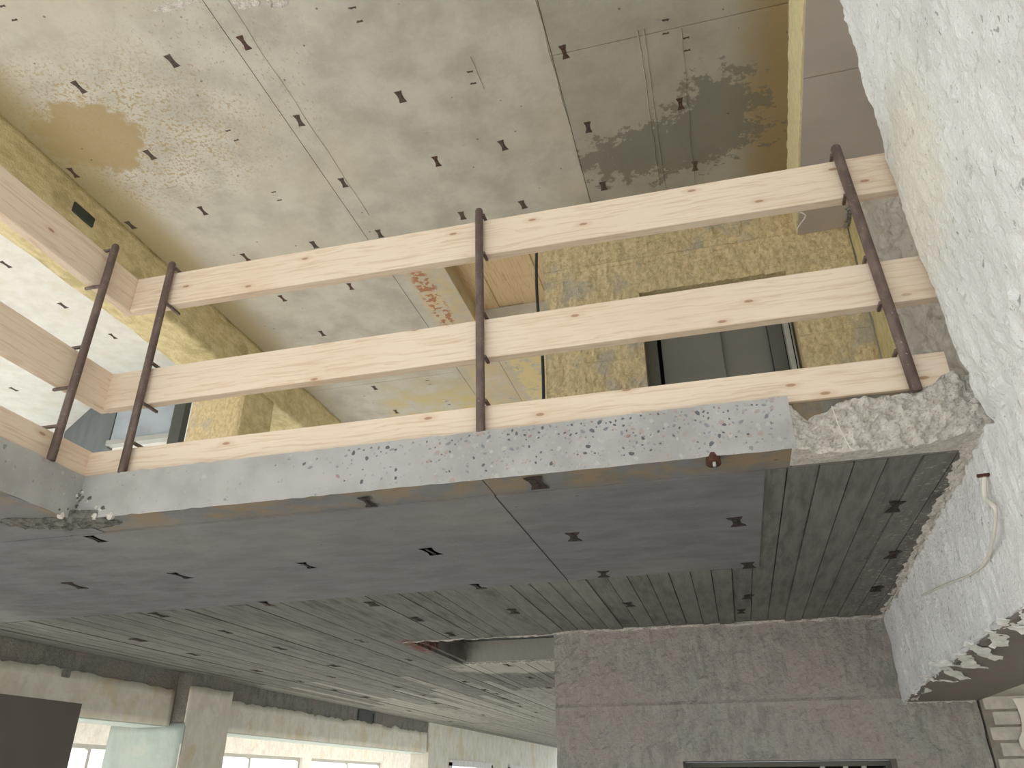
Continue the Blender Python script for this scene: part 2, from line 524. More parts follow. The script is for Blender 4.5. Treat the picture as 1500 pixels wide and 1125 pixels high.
# ------------------------------------------------------------------ upper ceiling
HX0, HX1, HY0, HY1 = -2.27, -1.22, 5.72, 7.06
ceil = link('ceiling', boxes('ceiling', [(-9.6, HX0, -5, 24, C0 + 0.012, CT), (HX1, 3.2, -5, 24, C0 + 0.012, CT),
                                         (HX0, HX1, -5, HY0, C0 + 0.012, CT), (HX0, HX1, HY1, 24, C0 + 0.012, CT)], 'ceiling'))
tag(ceil, 'high stained concrete ceiling above the timber guard rail', 'ceiling', kind='structure')
JX = [-9.6, -7.2, -4.98, -2.82, -0.69, 1.05]
G = 0.0025
def cpanel(x0, x1, y0, y1, dz=0.0, mat='ceiling'):
    o = box('panel', (x0 + G, x1 - G, y0 + G, y1 - G, C0 + dz, C0 + 0.02), mat, ceil, 0.002)
    return o
for a, b in zip(JX, JX[1:]):
    if a == -0.69:
        ys = [-5, -1.2, 1.28, 3.75, 5.66]
    elif b == -0.69:
        ys = [-5, -1.2, 2.35, 5.72]
    else:
        ys = [-5, -1.9, 1.1, 8.05, 12.5, 17, 24] if a < -5 else [-5, -1.9, 1.1, 8.05, 12.5, 24]
    for y0, y1 in zip(ys, ys[1:]):
        cpanel(a, b, y0, y1, random.uniform(-0.002, 0.002), 'ceiling_pale_lit' if b < -4.9 else 'ceiling')
cpanel(-2.82, HX0, 5.72, 24); cpanel(HX0, HX1, HY1, 7.83); cpanel(HX0, HX1, 7.83, 24)
# narrow raised seams of form filler right of the joint
for x, y0, y1, w_ in ((-0.075, 3.70, 5.35, 0.010), (-0.035, 3.70, 5.35, 0.008), (0.215, 3.76, 5.35, 0.006), (-0.70, 2.7, 4.4, 0.008), (-2.66, 2.3, 5.0, 0.004), (-1.25, 3.6, 3.9, 0.003)):
    V = []; F = []
    m_ = 24
    for i in range(m_ + 1):
        y = y0 + (y1 - y0) * i / m_
        dx = fr((x * 9, y, 0), 3) * 0.012
        ww = w_ * (0.7 + 0.6 * abs(fr((x, y, 4), 6)))
        V += [(x + dx - ww, y, C0 + 0.006), (x + dx, y, C0 - 0.006), (x + dx + ww, y, C0 + 0.006)]
    for i in range(m_):
        for k in range(2):
            F.append((i * 3 + k, i * 3 + k + 1, i * 3 + k + 4, i * 3 + k + 3))
        F.append((i * 3, i * 3 + 3, i * 3 + 5, i * 3 + 2))
    link('seam', mesh('seam', V, F, 'ceiling'), ceil)

# spacer prints: bow-tie shaped marks left in the concrete
def bowtie(name, L=0.125, W=0.052, T=0.006, waist=0.45, m='spacer', partial=False):
    h = L / 2
    prof = [(-W / 2, -h), (W / 2, -h), (W / 2 * 0.9, -h * 0.78), (W / 2 * waist, -h * 0.35), (W / 2 * waist, h * 0.35), (W / 2 * 0.9, h * 0.78), (W / 2, h),
            (-W / 2, h), (-W / 2 * 0.9, h * 0.78), (-W / 2 * waist, h * 0.35), (-W / 2 * waist, -h * 0.35), (-W / 2 * 0.9, -h * 0.78)]
    if partial:
        V = []; F = []
        for sgn in (-1, 1):
            b = len(V)
            q = [(-W / 2, sgn * h), (W / 2, sgn * h), (W / 2 * 0.8, sgn * h * 0.72), (W * 0.1, sgn * h * 0.82), (-W * 0.3, sgn * h * 0.74)]
            V += [(x, y, 0) for x, y in q] + [(x, y, -T) for x, y in q]
            F += [tuple(b + i for i in range(5)), tuple(b + 5 + i for i in range(5))]
            F += [(b + i, b + (i + 1) % 5, b + 5 + (i + 1) % 5, b + 5 + i) for i in range(5)]
        return mesh(name, V, F, m)
    k = len(prof)
    V = [(x, y, 0) for x, y in prof] + [(x, y, -T) for x, y in prof]
    # a lengthwise groove: inner rib
    F = [tuple(range(k)), tuple(range(k, 2 * k))] + [(i, (i + 1) % k, k + (i + 1) % k, k + i) for i in range(k)]
    b = len(V)
    rx, ry = W * 0.10, h * 0.8
    V += [(-rx, -ry, -T - 0.002), (rx, -ry, -T - 0.002), (rx, ry, -T - 0.002), (-rx, ry, -T - 0.002), (-rx, -ry, -T), (rx, -ry, -T), (rx, ry, -T), (-rx, ry, -T)]
    F += [(b, b + 1, b + 2, b + 3), (b, b + 1, b + 5, b + 4), (b + 1, b + 2, b + 6, b + 5), (b + 2, b + 3, b + 7, b + 6), (b + 3, b, b + 4, b + 7)]
    return mesh(name, V, F, m)
BT = [bowtie('spacer_mark', 0.115, 0.056, 0.002, 0.62), bowtie('spacer_mark', 0.110, 0.060, 0.002, 0.7), bowtie('spacer_mark', 0.118, 0.054, 0.002, 0.55, 'spacer_rust')]
BTP = bowtie('spacer_mark', 0.12, 0.050, 0.002, partial=True)
BTL = [bowtie('spacer_mark', 0.112, 0.050, 0.002, 0.5, 'spacer_dark'), bowtie('spacer_mark', 0.105, 0.054, 0.002, 0.65, 'spacer_dark'), bowtie('spacer_mark', 0.115, 0.048, 0.002, 0.42, 'spacer_dark')]
UP = [(-4.13, 3.1), (-3.32, 3.08), (-2.74, 3.08), (-2.72, 3.82), (-4.08, 3.83), (-4.08, 4.55), (-2.7, 4.55), (-1.87, 3.81), (-1.84, 4.52), (-1.26, 4.49), (-1.28, 5.23), (-0.6, 3.74), (-0.56, 4.48), (-0.55, 5.18), (0.16, 4.43), (0.23, 5.14), (-3.35, 5.26), (-4.09, 5.26), (-2.68, 5.27), (-1.85, 5.23), (-4.11, 6.0), (-4.04, 6.76), (-4.02, 8.18), (-3.32, 5.99), (-4.03, 8.92), (-4.84, 4.55), (-4.84, 3.84), (-6.44, 4.74), (-6.45, 5.5), (-6.38, 6.18), (-8.55, 6.97), (-6.44, 3.98), (-7.2, 5.5), (-7.2, 4.74)]
PART = [(-4.13, 2.46), (-1.89, 3.08), (-1.3, 3.78), (-3.31, 3.82), (-3.34, 4.55), (-3.29, 8.22), (-3.25, 8.85), (0.24, 3.9), (0.11, 3.72)]
for i, (x, y) in enumerate(UP):
    link('spacer_mark', BT[i % 3], ceil, (x, y, C0 - 0.0), (0, 0, random.uniform(-0.12, 0.12)))
for x, y in PART:
    link('spacer_mark', BTP, ceil, (x, y, C0), (0, 0, random.uniform(-0.1, 0.1)))
# broken plaster scars along the top of the view
for x, y, lx, ly in ((-3.02, 2.70, 0.16, 0.03), (-2.55, 2.80, 0.09, 0.05), (-2.35, 2.85, 0.07, 0.05)):
    us = span(-1, 1, 0.2); vs = span(-1, 1, 0.25)
    shell('plaster_scar', us, vs, lambda u, v: (x + u * lx * (1 + 0.3 * fr((u, v, x), 2)), y + v * ly * (1 + 0.4 * fr((v, u, x), 2)), C0 - 0.002 - 0.010 * abs(fr((u * 3, v * 3, x), 2))),
          lambda u, v: (x + u * lx, y + v * ly, C0 + 0.002), 'broken', lambda u, v: abs(u) + abs(v) > 1.2 + 0.5 * fr((u, v, x), 2), ceil)

# upper left beam with yellow render and its column
rb = lambda u, v, k: 0.012 * fr((u, v, k), 5)
def beam_mesh(name, x0, x1, y0, y1, z0, z1, m, amp=0.012, slope=0.0, step=0.12, parent=None):
    """U-shaped relief wrapped round side - bottom - side of a beam running along Y"""
    h, wd = z1 - z0, x1 - x0
    us = span(y0, y1, step)
    vs = span(0, 2 * h + wd, 0.06, (h, h + wd))
    def P(u, v, off):
        sx = (u - y0) * slope
        if v <= h: q = Vector((x1 - off, u, z1 - v))
        elif v <= h + wd: q = Vector((x1 - (v - h), u, z0 + off))
        else: q = Vector((x0 + off, u, z0 + (v - h - wd)))
        if abs(v - h) < 1e-6: q = Vector((x1 - off, u, z0 + off))
        if abs(v - h - wd) < 1e-6: q = Vector((x0 + off, u, z0 + off))
        q.x += sx
        return q
    def Pf(u, v):
        q = P(u, v, 0.0)
        q2 = P(u, v, 0.05)
        d = (q - q2)
        if d.length > 1e-6: q = q + d.normalized() * amp * fr(q, 5)
        return q
    return shell(name, us, vs, Pf, lambda u, v: P(u, v, 0.05), m, None, parent, True)
ub = beam_mesh('ceiling_beam_left', -5.42, -4.90, -5, 24, 4.10, C0 + 0.01, 'yellow_beam')
tag(ub, 'yellow rendered ceiling beam running along the upper left', 'beam', kind='structure')
box('old_pipe_sleeve', (-4.93, -4.885, 3.98, 4.22, 4.33, 4.43), 'rubber', ub, 0.01)
def column(name, x0, x1, y0, y1, z0, z1, m_front, m_side, label):
    c = box(name, (x0 + 0.012, x1 - 0.012, y0 + 0.012, y1, z0, z1), 'bare_concrete')
    us = span(x0, x1, 0.08); vs = span(z0, z1, 0.08)
    vf = span(z0, min(z1, 0.54), 0.08) if z0 < 0 else vs
    shell('front_face', us, vf, lambda u, v: (u, y0 + 0.006 * fr((u, v, 1), 6), v), lambda u, v: (u, y0 + 0.015, v), m_front, None, c, True)
    us = span(y0, y1, 0.04)
    top_ = (lambda u: 0.865 + 0.02 * fr((u, 8, 1), 6)) if z0 < 0 else (lambda u: z1)
    shell('side_face', us, span(0, 1, 0.02), lambda u, v: (x1 + 0.006 * fr((u, v * 3, 2), 6), u, z0 + v * (top_(u) - z0)), lambda u, v: (x1 - 0.015, u, z0 + v * (top_(u) - z0)), m_side, None, c, True)
    return tag(c, label, 'column', kind='structure')
column('column_upper', -5.57, -4.90, 6.74, 7.32, ST, 4.10, 'yellow_wall', 'yellow_beam', 'yellow rendered column under the upper left beam')
column('column_lower', -5.74, -4.93, 6.74, 7.43, FZ, S0, 'pale_column', 'cream_plaster', 'pale column with greenish front under the lower left beam')

# grey bulkhead and framed pane in the upper left bay
bh = empty('window_1', (-6.9, 7.05, 3.65))
tag(bh, 'grey bulkhead with blue-grey pane hanging in upper left bay', 'window', kind='structure')
def prism(name, P, z0, z1, m, parent, off=(0, 0, 0)):
    k = len(P)
    V = [(x - off[0], y - off[1], z0 - off[2]) for x, y in P] + [(x - off[0], y - off[1], z1 - off[2]) for x, y in P]
    F = [tuple(range(k)), tuple(range(k, 2 * k))] + [(i, (i + 1) % k, k + (i + 1) % k, k + i) for i in range(k)]
    return link(name, mesh(name, V, F, m), parent)
of = (-6.9, 7.05, 3.65)
prism('panel', [(-8.92, 8.26), (-6.92, 7.06), (-6.92, 7.14), (-8.92, 8.34)], 3.64, C0, 'grey_panel', bh, of)
prism('pane', [(-6.90, 7.06), (-6.05, 7.06), (-6.05, 7.09), (-6.90, 7.09)], 3.72, C0, 'blue_pane', bh, of)
prism('frame_post', [(-6.05, 7.02), (-5.90, 7.02), (-5.90, 7.12), (-6.05, 7.12)], 3.55, C0, 'dark_frame', bh, of)
prism('sill', [(-6.92, 7.02), (-6.05, 7.02), (-6.05, 7.12), (-6.92, 7.12)], 3.66, 3.72, 'light_metal', bh, of)

# ------------------------------------------------------------------ upper floor slab / lower soffit
LX0, LX1, LY0, LY1 = -2.29, -1.2, 5.73, 6.98
slab = link('ceiling_lower', boxes('ceiling_lower', [(-9.5, XL - 0.03, -5, D + 0.03, S0 + 0.02, ST), (-9.5, LX0, D + 0.03, 24, S0 + 0.02, ST),
        (LX0, 1.4, D + 0.06, LY0, S0 + 0.02, ST), (LX0, LX1, LY1, 24, S0 + 0.02, ST), (XL - 0.03, LX0, D + 0.06, LY0, S0 + 0.02, ST)], 'soffit_board'))
tag(slab, 'concrete floor slab with cut edge and board-marked underside', 'slab', kind='structure')
link('screed', boxes('screed', [(-9.4, XL - 0.03, -5, D + 0.06, ST - 0.004, ST + 0.002), (-9.4, LX0, D + 0.06, 24, ST - 0.004, ST + 0.002), (LX0, 1.4, D + 0.06, 5.64, ST - 0.004, ST + 0.002)], 'floor_screed'), slab)
# sawn edges (front along X, left along Y)
cut = shell('cut_edge', span(XL, 0.30, 0.04), span(S0 - 0.002, ST, 0.024),
      lambda u, v: (u, D + 0.0008 * fr((u, v, 0), 9) + (0.004 * abs(fr((u, 3, 0), 25)) if v > ST - 0.01 or v < S0 + 0.005 else 0), v + (0.004 * fr((u, 0, 1), 30) if v > ST - 0.01 or v < S0 else 0)),
      lambda u, v: (u, D + 0.075, max(v, S0 + 0.03)), 'cut', None, slab, False)
cutl = shell('cut_edge', span(-5, D + 0.02, 0.06), span(S0 - 0.002, ST, 0.024),
      lambda u, v: (XL + 0.0008 * fr((u, v, 5), 9), u, v + (0.004 * fr((u, 0, 7), 20) if v > ST - 0.01 or v < S0 else 0)),
      lambda u, v: (XL - 0.05, u, max(v, S0 + 0.03)), 'cut', None, slab, False)
# flush aggregate stones in the sawn face
SM = []
for k in range(9):
    q = []
    m_ = random.choice((5, 6, 7))
    for i in range(m_):
        a = 2 * math.pi * (i + random.uniform(-0.3, 0.3)) / m_
        r = random.uniform(0.7, 1.1)
        q.append((math.cos(a) * r, math.sin(a) * r * 0.65))
    V = [(x, 0, z) for x, z in q] + [(x * 0.93, -0.0016, z * 0.93) for x, z in q]
    F = [tuple(range(m_, 2 * m_)), tuple(range(m_))] + [(i, (i + 1) % m_, m_ + (i + 1) % m_, m_ + i) for i in range(m_)]
    SM.append(mesh('aggregate_stone', V, F, ('stone_dark', 'stone_grey', 'stone_grey', 'stone_dark', 'stone_pink')[k % 5]))
placed = []
while len(placed) < 290:
    x = random.triangular(-1.7, 0.27, 0.05)
    z = random.uniform(S0 + 0.03, ST - 0.012) if random.random() < 0.7 else random.uniform(ST - 0.05, ST - 0.012)
    r = random.choice((0.005, 0.006, 0.007, 0.008, 0.010, 0.013))
    if any((x - a) ** 2 + (z - b) ** 2 < (r + c) ** 2 * 1.1 for a, b, c in placed): continue
    placed.append((x, z, r))
    s = link('aggregate_stone', SM[random.randrange(9)], slab, (x, D + 0.0015, z), (0, random.uniform(0, 6.28), 0))
    s.scale = (r, 1, r)
# hacked rough end of the slab at the right wall
TOP = [(0.29, 1.150), (0.32, 1.142), (0.36, 1.105), (0.40, 1.112), (0.48, 1.150), (0.61, 1.149), (0.70, 1.158), (0.78, 1.185), (0.83, 1.222), (0.88, 1.19), (0.95, 1.15)]
BOT = [(0.29, 0.980), (0.33, 0.978), (0.44, 0.956), (0.63, 0.946), (0.75, 0.965), (0.83, 0.985), (0.95, 0.985)]
def lerp_t(T, u):
    for (a, za), (b, zb) in zip(T, T[1:]):
        if u <= b: return za + (zb - za) * max(0, (u - a)) / (b - a)
    return T[-1][1]
def Pbr(u, v):
    zb = lerp_t(BOT, u); zt = lerp_t(TOP, u) + 0.012 * fr((u, 2, 2), 22)
    z = zb + v * (zt - zb)
    rec = 0.022 * math.exp(-((u - 0.36) / 0.035) ** 2)
    dz = fr((u, v * 0.2, 3), 11, 5) * 0.026 + fr((u, v * 0.2, 9), 34, 4) * 0.014 + 0.03 * v * v
    return (u, D + 0.004 + rec + dz * (0.3 if u < 0.31 else 1), z)
shell('broken_edge', span(0.285, 0.95, 0.008), span(0, 1, 0.04), Pbr, lambda u, v: (u, D + 0.16, max(Pbr(u, v)[2], S0 - 0.002) if v < 0.5 else Pbr(u, v)[2]), 'broken', None, slab)
# spalled inner corner under the slab
def Psp(u, v):
    a = math.pi * 2 * u
    r = (1.0 + 0.35 * fr((math.cos(a) * 1.3, math.sin(a) * 1.3, 3), 1.6, 4)) * v
    x = -2.60 + math.cos(a) * r * 0.25
    y = 2.525 + math.sin(a) * r * 0.07 + math.cos(a) * r * 0.06
    z = S0 - 0.004 - (0.010 + 0.016 * fr((x, y, 1), 22, 5)) * (1.0 if v < 0.9 else 0.15)
    return (x, y, z)
shell('broken_corner', span(0, 1, 0.0125), span(0.02, 1, 0.07), Psp, lambda u, v: (Psp(u, v)[0], Psp(u, v)[1], S0 + 0.03), 'broken_dark', None, slab)
RB = []
for k in range(4):
    me = bpy.data.meshes.new('rubble')
    bm = bmesh.new(); bmesh.ops.create_icosphere(bm, subdivisions=2, radius=1.0)
    for v_ in bm.verts: v_.co *= 0.75 + 0.7 * abs(fr(v_.co + Vector((k * 5, 0, 0)), 1.3))
    bm.to_mesh(me); bm.free(); me.materials.append(MATS[('broken', 'broken_dark')[k % 2]])
    RB.append(me)
for k in range(46):
    t_ = random.random()
    on_front = random.random() < 0.65
    d_ = random.random() ** 1.5 * (0.20 if on_front else 0.10) * (1 - t_)
    z = S0 - 0.005 + t_ * 0.13
    o = link('rubble', RB[k % 4], slab, (XL + d_, D + 0.004, z) if on_front else (XL + 0.004 - 0.008, D - d_, z), (random.random() * 6, random.random() * 6, 0))
    q = random.uniform(0.006, 0.017) * (1.1 - 0.5 * t_)
    o.scale = (q, q, q * 0.8)

# smooth plywood panels under the slab
PF = lambda x: 4.08 - (x - 0.2) * 0.033
def spanel(x0, x1, y0, y1, dz=0.0, mat='soffit_panel'):
    V = []; 
    yy1 = [y1, y1] if y1 is not None else [PF(x0), PF(x1)]
    z0, z1 = S0 - 0.003 + dz, S0 + 0.021
    P = [(x0 + G, y0), (x1 - G, y0), (x1 - G, yy1[1] - G), (x0 + G, yy1[0] - G)]
    V = [(x, y, z0) for x, y in P] + [(x, y, z1) for x, y in P]
    F = [(0, 1, 2, 3), (4, 5, 6, 7), (0, 1, 5, 4), (1, 2, 6, 5), (2, 3, 7, 6), (3, 0, 4, 7)]
    return link('panel', mesh('panel', V, F, mat), slab)
spanel(-0.785, 0.205, 2.70, None)
spanel(-2.72, -0.785, 2.70, None, -0.002)
spanel(-5.08, -2.72, 2.70, None, 0.001)
spanel(-5.08, XL - 0.004, 1.0, 2.70, 0.002)
spanel(-5.08, XL - 0.004, -2.0, 1.0, 0.0)
spanel(XL - 0.01, -0.785, D + 0.004, 2.70, 0.006)
spanel(-0.785, 0.29, D + 0.004, 2.70, 0.005)
spanel(0.29, 1.0, D + 0.06, 2.70, 0.004)
link('hole_light_block', boxes('hole_light_block', [(LX0 - 0.05, LX1 + 0.05, LY0 - 0.05, LY1 + 0.1, ST + 0.003, ST + 0.025)], 'grey_panel'), slab)  # unseen plate, added to keep sky light out of the hole
# board marks: one strip per form board
BW = 0.1085
def board(x0, y0, y1, w_=BW, mat='soffit_board'):
    dz = random.uniform(-0.004, 0.004)
    tw = random.uniform(-0.002, 0.002)
    a, b = x0 + 0.0025, x0 + w_ - 0.0025
    zt = S0 + 0.021
    V = [(a, y0, S0 + dz - tw), (b, y0, S0 + dz + tw), (b, y1, S0 + dz + tw), (a, y1, S0 + dz - tw), (a - 0.002, y0, zt), (b + 0.002, y0, zt), (b + 0.002, y1, zt), (a - 0.002, y1, zt)]
    F = [(0, 1, 2, 3), (4, 5, 6, 7), (0, 1, 5, 4), (1, 2, 6, 5), (2, 3, 7, 6), (3, 0, 4, 7)]
    link('board', mesh('board', V, F, mat), slab)
x = -5.08
while x < 1.05:
    w_ = BW * random.uniform(0.94, 1.06)
    c = x + w_ / 2
    ys = PF(x) if x < 0.15 else 2.70
    if c > LX1: board(x, ys, 5.66, w_)
    elif c > LX0:
        board(x, ys, LY0, w_); board(x, LY1, 9.0, w_); board(x, 9.0, 14.0, w_, 'soffit_board_lit'); board(x, 14.0, 24, w_, 'soffit_board_lit')
    else:
        cut_y = random.uniform(7.6, 11.5)
        board(x, ys, cut_y, w_); board(x, cut_y, 14.0, w_, 'soffit_board_lit'); board(x, 14.0, 24, w_, 'soffit_board_lit')
    x += w_
x = -9.4
while x < -5.5:
    board(x, -5, 9.0, 0.2, 'soffit_far'); board(x, 9.0, 24, 0.2, 'soffit_far')
    x += 0.2
LO = [(-0.6, 3.31), (-1.29, 3.36), (-1.97, 3.43), (-2.7, 3.44), (-2.64, 2.76), (-3.39, 3.48), (0.1, 3.28), (0.15, 4.04), (-0.58, 4.02), (-1.29, 4.1), (-0.6, 2.6), (-1.28, 2.63), (-0.55, 4.82), (0.15, 4.8), (-1.28, 4.82), (-1.96, 4.9), (-2.04, 4.37), (-1.93, 5.5), (-2.66, 5.56), (-2.68, 6.59), (-3.48, 4.3), (-2.64, 4.18), (-4.24, 5.07), (-3.42, 4.95), (-4.27, 5.79), (-4.32, 6.83), (-4.34, 7.71), (-3.43, 5.71), (-3.48, 6.74), (-3.86, 7.45), (-4.38, 8.57), (-4.36, 9.36), (-3.57, 8.46), (-3.6, 9.35), (-3.81, 10.36), (-4.56, 11.3), (-4.68, 13.47), (-2.71, 8.21), (-2.73, 9.01), (-2.72, 9.47), (-2.79, 10.03), (-2.85, 11.07), (-2.87, 12.09), (-3.75, 12.32), (-1.95, 7.16), (-1.97, 8.08), (-1.99, 9.02), (0.71, 3.25), (0.82, 4.03), (0.85, 4.79), (0.11, 5.23)]
for i, (x, y) in enumerate(LO):
    o = link('spacer_mark', BTL[i % 3], slab, (x, y, S0 - 0.003), (0, 0, random.uniform(-0.15, 0.15)))
    k_ = random.uniform(0.95, 1.25)
    o.scale = (k_ * 1.1, k_, 1)
# crumbly mortar along the soffit joints
def crumbs(name, A, B, r, m, parent, n_=40, drop=0.02):
    A, B = Vector(A), Vector(B)
    t = (B - A).normalized()
    sidev = t.cross(Vector((0, 0, 1)))
    us = span(0, 1, 1 / n_); vs = span(0, 1, 0.125)
    def P(u, v):
        a = math.pi * v
        rr = r * (0.55 + 1.1 * fr(A + t * u * 3 + Vector((v * 0.3, 0, 0)), 9, 5))
        p = A.lerp(B, u) + sidev * math.cos(a) * rr * 1.4 - Vector((0, 0, 1)) * math.sin(a) * rr
        return p
    return shell(name, us, vs, P, lambda u, v: A.lerp(B, u) + sidev * math.cos(math.pi * v) * r + Vector((0, 0, 0.012)), m, None, parent)
crumbs('mortar_crumbs', (xr(2.6) - 0.005, 2.6, S0), (xr(5.65) - 0.005, 5.65, S0), 0.026, 'broken', slab, 220)
crumbs('mortar_crumbs', (-1.21, 5.64, S0), (1.0, 5.64, S0), 0.018, 'broken', slab, 110)
crumbs('mortar_crumbs', (LX0 - 0.1, LY0 - 0.01, S0), (LX1, LY0 - 0.01, S0), 0.010, 'broken', slab, 60)
crumbs('mortar_crumbs', (LX0 + 0.0, LY1 + 0.01, S0), (LX1, LY1 + 0.01, S0), 0.012, 'broken', slab, 60)

# ------------------------------------------------------------------ lower left beam with torn plaster
lb = box('ceiling_beam_lower_left', (-5.46, XB - 0.012, -5, 24, 0.52, S0 + 0.01), 'bare_concrete')
tag(lb, 'lower left concrete beam with torn cream plaster', 'beam', kind='structure')
def rag(u): return 0.835 - 0.02 * (u > 7) + 0.03 * fr((u, 0, 1), 2.2) + 0.018 * fr((u, 5, 1), 9)
for y0, y1 in ((-5, 6.72), (7.43, 9.9), (9.9, 13.45)):
    shell('plaster_layer', span(y0, y1, 0.035 if y0 > 0 else 0.06), span(0, 1, 0.2),
          lambda u, v: (XB + 0.004 * fr((u, v, 1), 4), u, 0.515 + v * (rag(u) - 0.515)), lambda u, v: (XB - 0.02, u, 0.515 + v * (rag(u) - 0.515)), 'cream_plaster', None, lb, True)
    box('plaster_soffit', (-5.46, XB - 0.02, y0, y1, 0.505, 0.52), 'pale_column', lb)
# flap of loose plaster; dark framed plate painting the shade of a beam pocket
prism('loose_flap', [(-5.075, 5.30), (-5.05, 5.31), (-5.045, 5.36), (-5.075, 5.37)], 0.78, 0.845, 'bare_concrete', lb)
bx_ = boxes('pocket_shade', [(-5.09, -5.07, 10.72, 10.78, 0.83, 0.97), (-5.09, -5.07, 11.22, 11.28, 0.83, 0.97), (-5.09, -5.07, 10.78, 11.22, 0.95, 0.97), (-5.091, -5.085, 10.78, 11.22, 0.83, 0.95)], 'dark_frame')
link('pocket_shade', bx_, lb)
wl = empty('wall_left_far', (XB, 13.45, FZ))
tag(wl, 'cream far wall continuing the lower left beam line', 'wall', kind='structure')
def Pw(u, v): return (0.02 + 0.008 * fr((u, v, 2), 3), u - 13.45, v - FZ)
wins = [(14.6, 17.2), (18.6, 20.4)]
shell('plaster_layer', span(13.5, 24, 0.25, [q for w_ in wins for q in w_]), span(FZ, S0, 0.2, (0.38,)), Pw, lambda u, v: (-0.3, u - 13.45, v - FZ), 'cream_plaster',
      lambda u, v: any(a < u < b for a, b in wins) and v < 0.38 and v > -1.6, wl)
for a, b in wins:
    link('window_trim', boxes('window_trim', [(0.02, 0.05, a - 13.5, a - 13.4, 0.8, 0.40 - FZ), (0.02, 0.05, b - 13.5, b - 13.4, 0.8, 0.40 - FZ), (0.02, 0.05, a - 13.5, b - 13.4, 0.34 - FZ, 0.44 - FZ)], 'bright_wall'), wl)

# ------------------------------------------------------------------ right wall and beams
def Prw(u, v):
    """u along Y, v height"""
    x = xr(u) - 0.045 * min(1.0, max(0.0, (v - 1.0) / 0.9))
    band = max(0.0, 1 - abs(v - 1.10) / 0.15) if u < 2.55 else 0
    x += 0.007 * fr((0, u, v), 7) + (0.006 if v > 1.2 else 0.009) * fr((0, u, v * 0.3), 17, 4) + 0.004 * fr((0, u, v), 34) + band * (0.008 + 0.022 * fr((1, u, v), 12, 5))
    if abs(v - 0.985) < 0.018 and u < 2.55: x += 0.02
    return (x, u, v)
yend = 2.50
def skip_rw(u, v): return v > 1.22 and u > yend + 0.012 * fr((u * 0, 2, v), 6)
rw = shell('wall_stair', span(-1.0, 2.50, 0.022), span(0.475, C0, 0.022, (0.985,)), Prw, lambda u, v: (xr(u) + 0.30, u, v), 'white', None, None, False)
tag(rw, 'rough white plastered wall at the right foreground', 'wall', kind='structure')
def Prb(u, v): return (xr(u) + 0.006 * fr((0, u, v), 7) + 0.010 * fr((0, u * 1.0, v * 0.22), 17, 4) + 0.003 * fr((0, u, v), 34), u, v)
rbm = shell('ceiling_beam_lower_right', span(2.50, 5.66, 0.022), span(0.47, S0 + 0.01, 0.022), Prb, lambda u, v: (1.42, u, v), 'white')
tag(rbm, 'white plastered downstand beam under the slab at the right', 'beam', kind='structure')
prism('beam_soffit', [(xr(-1) + 0.004, -1.0), (1.44, -1.0), (1.44, 5.65), (xr(5.65) + 0.004, 5.65)], 0.458, 0.474, 'taupe_soffit', rbm)
# flaking paint strips hanging off the bottom edge of the beam
def flake(u0, ln, wd, ang, drop):
    us = span(0, 1, 0.08); vs = span(0, 1, 0.34)
    y0 = u0
    ca, sa = math.cos(ang), math.sin(ang)
    def P(u, v, t=0.0):
        a = (u - 0.5) * ln; b = (v - 0.5) * wd * (0.7 + 0.6 * abs(fr((u, u0, 1), 4))) + 0.012 * fr((u, u0, v), 6)
        return (xr(y0) + 0.03 + a * sa + b * ca, y0 + a * ca - b * sa, 0.468 - drop * (0.3 + u) + 0.012 * fr((u, v, u0), 3) + t)
    shell('paint_flake', us, vs, lambda u, v: P(u, v), lambda u, v: P(u, v, 0.004), 'paint_chip', None, rbm)
for args in ((4.75, 0.55, 0.05, 0.15, 0.01), (4.1, 0.42, 0.06, 0.45, 0.02), (3.72, 0.30, 0.07, 0.30, 0.02), (3.42, 0.28, 0.05, 0.55, 0.03), (3.15, 0.22, 0.06, 0.25, 0.02),
             (2.92, 0.18, 0.05, 0.7, 0.02), (5.25, 0.40, 0.04, 0.1, 0.01), (3.9, 0.3, 0.03, 1.0, 0.015), (2.75, 0.14, 0.05, 0.2, 0.02), (4.45, 0.25, 0.04, 0.8, 0.01)):
    flake(*args)
crumbs('mortar_crumbs', (xr(2.5) + 0.01, 2.5, 0.475), (xr(5.6) + 0.01, 5.6, 0.475), 0.016, 'white', rbm, 160)
crumbs('mortar_crumbs', (1.0, 5.64, 0.462), (1.42, 5.64, 0.462), 0.014, 'broken', rbm, 40)
# upper right beam clad with boards
xu = lambda y: 0.905 + (y - 3.4) * 0.036
ur = shell('ceiling_beam_upper_right', span(-1, 5.66, 0.03), span(4.12, C0 + 0.01, 0.05),
           lambda u, v: (xu(u) + 0.008 * fr((3, u, v), 8) + 0.004 * fr((3, u, v), 30), u, v), lambda u, v: (2.25, u, v), 'cream_edge')
tag(ur, 'ceiling beam at the upper right with cream edge and taupe boards', 'beam', kind='structure')
ys_ = [-1, 0.55, 2.25, 3.95, 5.645]
for a, b in zip(ys_, ys_[1:]):
    prism('soffit_panel', [(xu(a) + 0.012, a + 0.006), (2.3, a + 0.006), (2.3, b - 0.006), (xu(b) + 0.012, b - 0.006)], 4.108, 4.122, 'taupe_board', ur)

